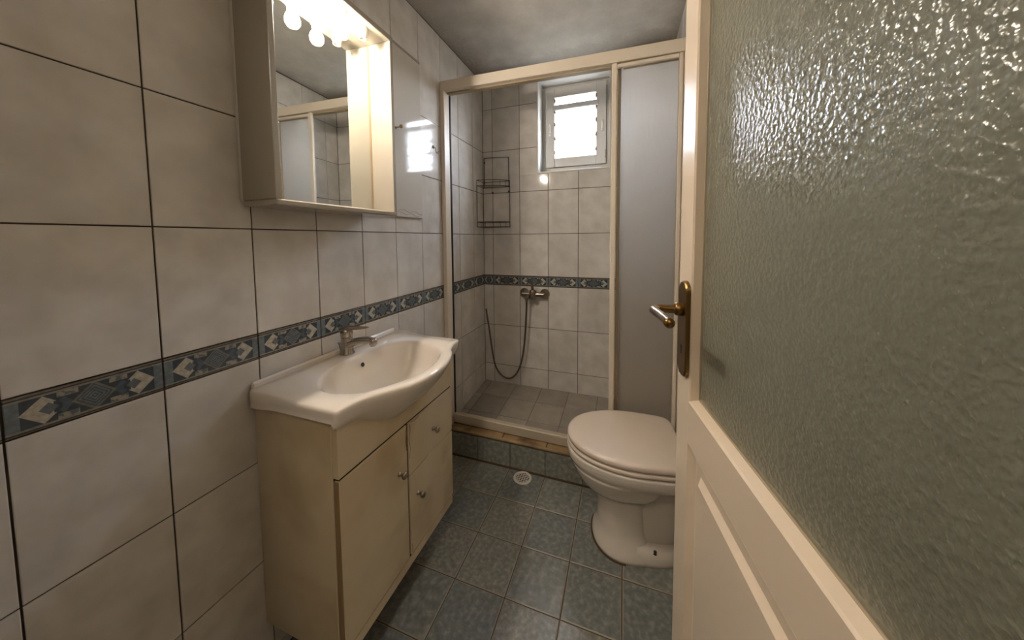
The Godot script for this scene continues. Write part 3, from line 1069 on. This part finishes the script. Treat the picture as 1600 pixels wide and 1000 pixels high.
func faucet() -> void:
	var o := Vector3(0.040, 0.8345, 1.300)
	var t := thing("faucet", "worn chrome single lever mixer tap on the washbasin", "faucet", o)
	var st := surf()
	lathe(st, [Vector2(0, 0), Vector2(0.0245, 0), Vector2(0.0245, 0.004), Vector2(0.0215, 0.007), Vector2(0.0205, 0.030), Vector2(0.0195, 0.056), Vector2(0.0185, 0.060)], 28)
	# spout: a tapering arm swept out over the bowl
	var path := spline(PackedVector3Array([Vector3(0.004, 0.030, 0.0), Vector3(0.030, 0.043, -0.002), Vector3(0.065, 0.052, -0.004), Vector3(0.098, 0.056, -0.006), Vector3(0.112, 0.053, -0.007)]), 6)
	var loops := []
	for i in path.size():
		var f := float(i) / (path.size() - 1)
		var r := lerpf(0.0190, 0.0115, pow(f, 0.7))
		var d := (path[mini(i + 1, path.size() - 1)] - path[maxi(i - 1, 0)]).normalized()
		var side := d.cross(Vector3.UP).normalized()
		var up := side.cross(d)
		var ring := PackedVector3Array()
		for k in 16:
			ring.append(path[i] + (side * cos(TAU * k / 16) * 1.05 + up * sin(TAU * k / 16) * 0.85) * r)
		loops.append(ring)
	loft(st, loops, true, false, true)
	obj("body", st, M.chrome, t)
	var ae := surf()
	lathe(ae, [Vector2(0, 0.013), Vector2(0.0085, 0.0115), Vector2(0.013, 0.004), Vector2(0.013, -0.010), Vector2(0.0105, -0.015), Vector2(0, -0.014)], 20, Transform3D(Basis.IDENTITY, Vector3(0.111, 0.052, -0.007)))
	obj("aerator", ae, M.chrome, t)
	var hd := surf()
	lathe(hd, [Vector2(0.0192, 0.0615), Vector2(0.0205, 0.063), Vector2(0.0208, 0.078), Vector2(0.0185, 0.090), Vector2(0.010, 0.095), Vector2(0, 0.096)], 28)
	obj("cap", hd, M.chrome, t)
	# flat lever rising towards the room
	var lv := []
	for q in [[-0.024, 0.084, 0.012, 0.004], [-0.014, 0.088, 0.018, 0.007], [0.0, 0.091, 0.0205, 0.009], [0.025, 0.093, 0.018, 0.007], [0.060, 0.096, 0.014, 0.0045], [0.086, 0.099, 0.011, 0.0035], [0.094, 0.100, 0.006, 0.002]]:
		var r2 := PackedVector3Array()
		for k in 14:
			var a := TAU * k / 14
			r2.append(Vector3(q[0], q[1] + sin(a) * q[3], -0.03 * q[0] + cos(a) * q[2]))
		lv.append(r2)
	var ls := surf(true)
	loft(ls, lv, true, false, false)
	for e in [0, lv.size() - 1]:
		for k in range(1, 13):
			tri(ls, lv[e][0], lv[e][k], lv[e][k + 1], Vector3.LEFT if e == 0 else Vector3.RIGHT)
	obj("lever", ls, M.steel_old, t)
	var rod := surf()
	lathe(rod, [Vector2(0, 0), Vector2(0.0022, 0), Vector2(0.0022, 0.030), Vector2(0.0045, 0.032), Vector2(0.0045, 0.037), Vector2(0, 0.039)], 10, Transform3D(Basis(Vector3.BACK, 0.25), Vector3(-0.024, 0.002, 0.004)))
	obj("pop_up_rod", rod, M.steel_old, t)


# ------------------------------------------------------------------ toilet
func dee(front: float, back: float, half: float, y: float, n := 108, square := 0.08, k_front := 0.62) -> PackedVector3Array:
	# a toilet outline: round at the front (low x), straighter sides, squarish back (high x)
	var out := PackedVector3Array()
	var mid := front + (back - front) * k_front
	for i in n:
		var a := TAU * i / n
		var cx := cos(a)
		var sz := sin(a)
		var x := 0.0
		var z := 0.0
		if cx < 0.0:
			x = mid - (mid - front) * pow(-cx, 0.92)
			z = half * signf(sz) * pow(absf(sz), 0.95)
		else:
			var e := 0.5 - 3.1 * square
			var fx := pow(cx, e)
			x = mid + (back - mid) * fx
			z = half * signf(sz) * pow(absf(sz), e) * lerpf(1.0, 0.93, fx)
		out.append(Vector3(x, y, z))
	return out


func toilet() -> void:
	var o := Vector3(0.955, 0.0, 0.788)
	var t := thing("toilet", "white toilet with closed lid standing against the right wall", "toilet", o)
	t.rotation.y = deg_to_rad(6.0)
	# local x: 0 at the middle of the lid, minus to the front
	var st := surf(true)
	var loops := []
	for q in [[-0.125, 0.06, 0.105, 0.222], [-0.150, 0.085, 0.128, 0.232], [-0.172, 0.105, 0.147, 0.254], [-0.190, 0.125, 0.165, 0.285], [-0.203, 0.14, 0.178, 0.316], [-0.207, 0.15, 0.182, 0.325], [-0.208, 0.21, 0.183, 0.328], [-0.214, 0.222, 0.189, 0.332], [-0.2195, 0.225, 0.196, 0.350], [-0.2210, 0.225, 0.198, 0.374], [-0.2200, 0.2245, 0.197, 0.380], [-0.216, 0.222, 0.193, 0.3822], [-0.190, 0.205, 0.170, 0.3825]]:
		loops.append(dee(q[0], q[1], q[2], q[3]))
	loft(st, loops, true, true, true)
	obj("bowl", st, M.ceramic, t)
	# pedestal column, foot and the narrower rear
	var ps := surf(true)
	var pl := []
	for q in [[-0.115, 0.13, 0.142, 0.0], [-0.115, 0.13, 0.142, 0.012], [-0.108, 0.12, 0.134, 0.035], [-0.098, 0.10, 0.122, 0.055], [-0.095, 0.085, 0.114, 0.09], [-0.098, 0.08, 0.110, 0.17], [-0.108, 0.08, 0.112, 0.23], [-0.125, 0.09, 0.118, 0.27]]:
		pl.append(dee(q[0], q[1], q[2], q[3], 108, 0.0, 0.5))
	loft(ps, pl, true, true, true)
	var fl := []
	for q in [[-0.06, 0.218, 0.136, 0.0], [-0.06, 0.218, 0.136, 0.014], [-0.05, 0.216, 0.128, 0.040], [-0.04, 0.214, 0.116, 0.056]]:
		fl.append(dee(q[0], q[1], q[2], q[3], 108, 0.0, 0.3))
	loft(ps, fl, true, true, true)
	var bl := []
	for q in [[0.0, 0.215, 0.090, 0.04], [0.0, 0.216, 0.078, 0.10], [0.0, 0.220, 0.076, 0.22], [0.0, 0.224, 0.090, 0.345]]:
		bl.append(dee(q[0], q[1], q[2], q[3], 108, 0.0, 0.3))
	loft(ps, bl, true, true, true)
	obj("pedestal", ps, M.ceramic, t)
	box("rear_deck", Vector3(0.19, 0.335, -0.16), Vector3(0.235, 0.388, 0.155), M.ceramic, t, 0.008)
	# seat ring and lid, each with rounded rims
	var se := surf(true)
	var sl := []
	for q in [[-0.190, 0.205, 0.170, 0.3825], [-0.192, 0.206, 0.172, 0.3862], [-0.215, 0.218, 0.1925, 0.3866], [-0.2190, 0.220, 0.1965, 0.3885], [-0.2200, 0.2205, 0.1975, 0.393], [-0.2190, 0.220, 0.1965, 0.399], [-0.215, 0.218, 0.1925, 0.4016], [-0.190, 0.206, 0.172, 0.402]]:
		sl.append(dee(q[0], q[1], q[2], q[3]))
	loft(se, sl, true, true, true)
	obj("seat", se, M.lid, t)
	var le := surf(true)
	var ll := []
	for q in [[-0.188, 0.204, 0.168, 0.402], [-0.190, 0.206, 0.170, 0.4062], [-0.213, 0.2165, 0.1905, 0.4066], [-0.2170, 0.219, 0.1945, 0.4085], [-0.2185, 0.2195, 0.1960, 0.4140], [-0.2180, 0.2192, 0.1955, 0.4225], [-0.2140, 0.217, 0.1915, 0.4275], [-0.2070, 0.213, 0.1850, 0.4297], [-0.195, 0.205, 0.174, 0.4306], [-0.17, 0.185, 0.15, 0.4310], [-0.06, 0.09, 0.06, 0.4315]]:
		ll.append(dee(q[0], q[1], q[2], q[3]))
	loft(le, ll, true, true, true)
	obj("lid", le, M.lid, t)
	for z in [-0.07, 0.07]:
		var hg := surf()
		lathe(hg, [Vector2(0, 0), Vector2(0.012, 0), Vector2(0.012, 0.030), Vector2(0, 0.032)], 14, Transform3D(Basis.IDENTITY, Vector3(0.222, 0.388, z)))
		obj("hinge", hg, M.lid, t)
	var fk := surf()
	var fp := PackedVector3Array()
	for v in dee(-0.1175, 0.13, 0.1445, 0.0015, 108, 0.0, 0.5):
		if v.x < 0.02:
			fp.append(v)
	var front_half := PackedVector3Array()
	for v in fp:
		if v.z > 0.0 or v.x < -0.1:
			front_half.append(v)
	tube(fk, front_half, 0.0035, 6)
	obj("caulk_line", fk, M.caulk, t, "brown grimy caulk at the foot")
	var bo := surf()
	lathe(bo, [Vector2(0.010, 0.0), Vector2(0.010, 0.002), Vector2(0.0055, 0.0025), Vector2(0.0055, 0.008), Vector2(0, 0.009)], 14, basis_y(Vector3(0.1, 0.75, 0.65), Vector3(0.112, 0.048, 0.113)))
	obj("bolt", bo, M.wire, t, "rusty floor bolt")


# ------------------------------------------------------------------ door
func door() -> void:
	var d := Node3D.new()
	d.name = "door_1"
	add_child(d)
	structure(d, "open cream door with pebbled glass and a raised lower panel", "door")
	var ang := deg_to_rad(8.3)
	var h := Vector3(sin(ang), 0, cos(ang))
	var nrm := Vector3(-h.z, 0, h.x)
	d.transform = Transform3D(Basis(h, Vector3.UP, nrm), Vector3(1.063, 0.0, 1.427))
	var W := 0.70
	var H := 2.03
	var T := 0.040
	var gx0 := 0.070
	var gx1 := W - 0.070
	var gy0 := 0.931
	var gy1 := 1.944
	var add_bar := func(called: String, prof: PackedVector2Array, from: Vector3, to: Vector3, across: Vector3) -> MeshInstance3D:
		# extrudes a profile of (across, depth) between two points
		var st := surf()
		var a := PackedVector3Array()
		var b := PackedVector3Array()
		var c := Vector3.ZERO
		for q in prof:
			a.append(from + across * q.x + Vector3.BACK * q.y)
			b.append(to + across * q.x + Vector3.BACK * q.y)
			c += from + across * q.x + Vector3.BACK * q.y
		c /= prof.size()
		for i in prof.size():
			var j := (i + 1) % prof.size()
			quad(st, a[i], a[j], b[j], b[i], (a[i] + a[j]) / 2 - c)
		for i in range(1, prof.size() - 1):
			tri(st, a[0], a[i], a[i + 1], from - to)
			tri(st, b[0], b[i], b[i + 1], to - from)
		return obj(called, st, M.cream, d)
	var stile := PackedVector2Array([Vector2(0.0, -T + 0.002), Vector2(0.002, -T), Vector2(0.078, -T), Vector2(0.078, -0.026), Vector2(0.070, -0.0165), Vector2(0.068, -0.003), Vector2(0.0655, 0.0), Vector2(0.002, 0.0), Vector2(0.0, -0.002)])
	add_bar.call("stile", stile, Vector3(0, 0.008, 0), Vector3(0, H, 0), Vector3.RIGHT)
	add_bar.call("stile", stile, Vector3(W, 0.008, 0), Vector3(W, H, 0), Vector3.LEFT)
	var rail := PackedVector2Array([Vector2(0.0, -T), Vector2(0.094, -T), Vector2(0.094, -0.026), Vector2(0.086, -0.0165), Vector2(0.082, -0.003), Vector2(0.0795, 0.0), Vector2(0.0, 0.0)])
	add_bar.call("rail", rail, Vector3(0.066, 0.845, 0), Vector3(W - 0.066, 0.845, 0), Vector3.UP)
	add_bar.call("rail", rail, Vector3(0.066, H, 0), Vector3(W - 0.066, H, 0), Vector3.DOWN)
	box("rail", Vector3(0.066, 0.008, -T), Vector3(W - 0.066, 0.15, 0), M.cream, d, 0.002)
	# lower panel: moulding groove, flat, then the raised field
	var st := surf()
	var levels := [[0.0, 0.0], [0.008, -0.009], [0.012, -0.006], [0.016, -0.010], [0.020, -0.011], [0.038, -0.011], [0.048, -0.003]]
	var rect := func(i: float, z: float) -> Array:
		return [Vector3(0.066 + i, 0.15 + i, z), Vector3(W - 0.066 - i, 0.15 + i, z), Vector3(W - 0.066 - i, 0.845 - i, z), Vector3(0.066 + i, 0.845 - i, z)]
	for k in levels.size() - 1:
		var a: Array = rect.call(levels[k][0], levels[k][1])
		var b: Array = rect.call(levels[k + 1][0], levels[k + 1][1])
		for i in 4:
			quad(st, a[i], a[(i + 1) % 4], b[(i + 1) % 4], b[i], Vector3.BACK)
	var f: Array = rect.call(0.048, -0.003)
	quad(st, f[0], f[1], f[2], f[3], Vector3.BACK)
	var bk: Array = rect.call(0.0, -T + 0.006)
	quad(st, bk[0], bk[1], bk[2], bk[3], Vector3.FORWARD)
	obj("panel", st, M.cream, d)
	var gl := surf()
	cbox(gl, Vector3(gx0 + 0.0005, gy0 + 0.0005, -0.023), Vector3(gx1 - 0.0005, gy1 - 0.0005, -0.018), 0.0004)
	obj("glass_pane", gl, M.pebble, d)
	var putty := surf()
	tube(putty, PackedVector3Array([Vector3(gx0, gy0, -0.0175), Vector3(gx0, gy1, -0.0175)]), 0.0018, 6)
	tube(putty, PackedVector3Array([Vector3(gx0, gy0, -0.0175), Vector3(gx1, gy0, -0.0175)]), 0.0018, 6)
	obj("putty_line", putty, M.frame_old, d)
	# brass plate with a lever on the room side
	var ps := surf()
	var pts := PackedVector2Array()
	var px := 0.045
	for k in 13:
		var a2 := PI * k / 12
		pts.append(Vector2(px + 0.0225 * cos(a2), 1.130 + 0.0215 * sin(a2)))
	for k in 13:
		var a3 := PI + PI * k / 12
		pts.append(Vector2(px + 0.0225 * cos(a3), 0.985 + 0.019 * sin(a3)))
	var l0 := PackedVector3Array()
	var l1 := PackedVector3Array()
	var l2 := PackedVector3Array()
	var cc := Vector2(px, 1.058)
	for q in pts:
		var inward := (cc - q).normalized() * 0.003
		l0.append(Vector3(q.x, q.y, 0.0005))
		l1.append(Vector3(q.x, q.y, 0.006))
		l2.append(Vector3(q.x + inward.x, q.y + inward.y, 0.0085))
	loft(ps, [l0, l1, l2], false, false, false, false)
	for k in range(1, l2.size() - 1):
		tri(ps, l2[0], l2[k], l2[k + 1], Vector3.BACK)
	var plate := obj("handle_plate", ps, M.brass, d, "tarnished brass handle plate")
	var key := surf()
	lathe(key, [Vector2(0.0045, 0), Vector2(0.0045, 0.0006), Vector2(0, 0.0006)], 12, basis_y(Vector3.BACK, Vector3(px, 1.024, 0.0085)))
	cbox(key, Vector3(px - 0.002, 1.010, 0.0083), Vector3(px + 0.002, 1.022, 0.0091), 0.0)
	obj("keyhole", key, M.flat_black, plate)
	var lev := surf()
	var lp := spline(PackedVector3Array([Vector3(px, 1.096, 0.008), Vector3(px, 1.096, 0.036), Vector3(px + 0.001, 1.096, 0.050), Vector3(px + 0.010, 1.096, 0.061), Vector3(px + 0.032, 1.097, 0.064), Vector3(px + 0.066, 1.095, 0.060), Vector3(px + 0.096, 1.092, 0.057)]), 6)
	tube(lev, lp.slice(0, 15), 0.0078, 14)
	lathe(lev, [Vector2(0, -0.004), Vector2(0.0125, -0.004), Vector2(0.0125, 0.008), Vector2(0.010, 0.011), Vector2(0, 0.011)], 18, basis_y(Vector3.BACK, Vector3(px, 1.096, 0.011)))
	var lever := obj("lever", lev, M.brass, plate, "brass lever")
	var gs := surf()
	tube(gs, lp.slice(14), 0.0079, 14)
	obj("grip", gs, M.steel_old, plate, "worn silvery grip of the lever")
	var tip := surf()
	lathe(tip, [Vector2(0, -0.008), Vector2(0.0075, -0.007), Vector2(0.0088, -0.002), Vector2(0.0085, 0.004), Vector2(0.005, 0.008), Vector2(0, 0.009)], 16, basis_y(Vector3(1, -0.06, -0.08), Vector3(px + 0.096, 1.092, 0.057)))
	obj("lever_tip", tip, M.brass, plate)
	# the door frame in the front wall
	var tr := surf()
	cbox(tr, Vector3(0.398, 0, ZF - 0.015), Vector3(0.43, 2.07, ZF + 0.115), 0.003)
	cbox(tr, Vector3(1.170, 0, ZF - 0.015), Vector3(1.2, 2.07, ZF + 0.115), 0.003)
	cbox(tr, Vector3(0.398, 2.04, ZF - 0.015), Vector3(1.2, 2.085, ZF + 0.115), 0.003)
	structure(obj("trim_1", tr, M.cream, self), "cream door frame around the doorway", "door frame")


# ------------------------------------------------------------------ the small things
func small_things() -> void:
	# corner wire shelf with two baskets
	var o := Vector3(0.06, 1.318, 0.03)
	var t := thing("corner_shelf", "rusty two tier wire corner rack hanging in the shower corner", "shower rack", o)
	var rx := 0.198
	var rz := 0.115
	var arc := func(y: float) -> PackedVector3Array:
		var p := PackedVector3Array()
		for k in 17:
			var a := PI / 2 * k / 16
			p.append(Vector3(0.006 + rx * sin(a), y, 0.006 + rz * cos(a)) - o)
		return p
	for q in [[1.598, 1.636], [1.318, 1.352]]:
		var st := surf()
		for y: float in q:
			tube(st, arc.call(y), 0.0022, 6)
			tube(st, PackedVector3Array([Vector3(0.006, y, 0.006 + rz) - o, Vector3(0.006, y, 0.006) - o, Vector3(0.006 + rx, y, 0.006) - o]), 0.0020, 6)
		var lo: PackedVector3Array = arc.call(q[0])
		var hi: PackedVector3Array = arc.call(q[1])
		for k in [0, 3, 6, 9, 12, 16]:
			tube(st, PackedVector3Array([lo[k], hi[k]]), 0.0014, 5)
		for k in range(1, 16):
			tube(st, PackedVector3Array([lo[k], Vector3(lo[k].x, lo[k].y, 0.006 - o.z)]), 0.0012, 5)
		obj("basket", st, M.wire, t)
	var fr := surf()
	tube(fr, PackedVector3Array([Vector3(0.012, 1.60, 0.006) - o, Vector3(0.014, 1.808, 0.006) - o, Vector3(0.196, 1.800, 0.006) - o, Vector3(0.198, 1.60, 0.006) - o]), 0.0026, 7)
	tube(fr, PackedVector3Array([Vector3(0.203, 1.60, 0.006) - o, Vector3(0.203, 1.318, 0.006) - o]), 0.0022, 7)
	tube(fr, PackedVector3Array([Vector3(0.006, 1.60, 0.006 + rz) - o, Vector3(0.006, 1.318, 0.006 + rz) - o]), 0.0022, 7)
	obj("wire_frame", fr, M.wire, t)
	for q in [Vector3(0.196, 1.565, 0.004), Vector3(0.075, 1.562, 0.004), Vector3(0.014, 1.775, 0.004)]:
		var sc := surf()
		lathe(sc, [Vector2(0, 0.008), Vector2(0.005, 0.007), Vector2(0.006, 0.0)], 10, basis_y(Vector3.BACK, q - o))
		obj("screw", sc, M.wire, t)
	# shower mixer
	var mo := Vector3(0.378, 0.858, 0.0)
	var m := thing("shower_mixer", "tarnished wall mixer tap under the border in the shower", "shower tap", mo)
	for x in [-0.072, 0.072]:
		var rs := surf()
		lathe(rs, [Vector2(0.034, 0.0), Vector2(0.034, 0.006), Vector2(0.028, 0.020), Vector2(0.016, 0.030), Vector2(0.013, 0.050), Vector2(0, 0.052)], 24, basis_y(Vector3.BACK, Vector3(x, 0, 0.001)))
		obj("wall_rose", rs, M.steel_old, m)
	var bd := surf()
	tube(bd, PackedVector3Array([Vector3(-0.074, 0, 0.046), Vector3(-0.03, 0, 0.048), Vector3(0.03, 0, 0.048), Vector3(0.074, 0, 0.046)]), 0.015, 16)
	lathe(bd, [Vector2(0, -0.030), Vector2(0.020, -0.030), Vector2(0.023, -0.022), Vector2(0.023, 0.022), Vector2(0.020, 0.030), Vector2(0, 0.032)], 22, Transform3D(Basis.IDENTITY, Vector3(0, 0, 0.052)))
	obj("body", bd, M.steel_old, m)
	var lv := surf()
	tube(lv, spline(PackedVector3Array([Vector3(0, 0.028, 0.054), Vector3(0, 0.050, 0.062), Vector3(0, 0.088, 0.090)]), 6), 0.0095, 12)
	obj("lever", lv, M.steel_old, m)
	var ot := surf()
	lathe(ot, [Vector2(0, 0.0), Vector2(0.012, 0.0), Vector2(0.014, 0.012), Vector2(0.012, 0.030), Vector2(0, 0.036)], 18, basis_y(Vector3(-0.1, -0.35, 1), Vector3(-0.030, -0.012, 0.060)))
	tube(ot, PackedVector3Array([Vector3(-0.040, -0.018, 0.062), Vector3(-0.040, -0.055, 0.062)]), 0.009, 12)
	obj("hose_outlet", ot, M.steel_old, m)
	# hose
	var ho := Vector3(0.337, 0.808, 0.062)
	var hs := surf()
	tube(hs, spline(PackedVector3Array([Vector3(0.338, 0.806, 0.062), Vector3(0.335, 0.740, 0.060), Vector3(0.325, 0.590, 0.055), Vector3(0.305, 0.430, 0.050), Vector3(0.268, 0.310, 0.050), Vector3(0.212, 0.252, 0.050), Vector3(0.150, 0.262, 0.048), Vector3(0.100, 0.320, 0.044), Vector3(0.070, 0.430, 0.034), Vector3(0.045, 0.580, 0.026), Vector3(0.026, 0.690, 0.022), Vector3(0.020, 0.730, 0.020)]), 10), 0.0062, 10)
	var hose := obj("shower_hose", hs, mat(Color(0.42, 0.37, 0.31), 0.4, 0.7), self)
	tag(hose, "grey metal shower hose hanging in a loop below the wall mixer", "hose")
	# hook on the left wall by the screen
	var hk := surf()
	lathe(hk, [Vector2(0.009, 0), Vector2(0.009, 0.003), Vector2(0.005, 0.005), Vector2(0, 0.005)], 14, basis_y(Vector3.RIGHT, Vector3(0.0, 1.722, 0.650)))
	tube(hk, spline(PackedVector3Array([Vector3(0.003, 1.722, 0.650), Vector3(0.014, 1.715, 0.650), Vector3(0.018, 1.695, 0.650), Vector3(0.026, 1.688, 0.650), Vector3(0.034, 1.698, 0.650)]), 6), 0.0032, 8)
	var hook := obj("wall_hook", hk, M.chrome, self)
	tag(hook, "small chrome hook on the tiles beside the shower post", "hook")
	# floor drain
	var dd := Vector3(0.477, 0.0, 0.628)
	var dr := thing("floor_drain", "round white plastic floor drain at the foot of the shower step", "drain", dd)
	var rs2 := surf()
	lathe(rs2, [Vector2(0.047, 0.0), Vector2(0.047, 0.003), Vector2(0.044, 0.0048), Vector2(0.035, 0.0048), Vector2(0.0345, 0.001)], 40)
	obj("rim", rs2, M.white_plastic, dr)
	var dk := surf()
	lathe(dk, [Vector2(0.035, 0.0008), Vector2(0, 0.0008)], 32)
	obj("well", dk, M.flat_black, dr)
	var gr := surf()
	for k in 5:
		var x := -0.024 + 0.012 * k
		var l := sqrt(maxf(0.0, 0.0345 * 0.0345 - x * x))
		cbox(gr, Vector3(x - 0.0017, 0.0009, -l), Vector3(x + 0.0017, 0.0040, l), 0.0005)
		cbox(gr, Vector3(-l, 0.0009, x - 0.0017), Vector3(l, 0.0040, x + 0.0017), 0.0005)
	obj("grate", gr, M.white_plastic, dr)
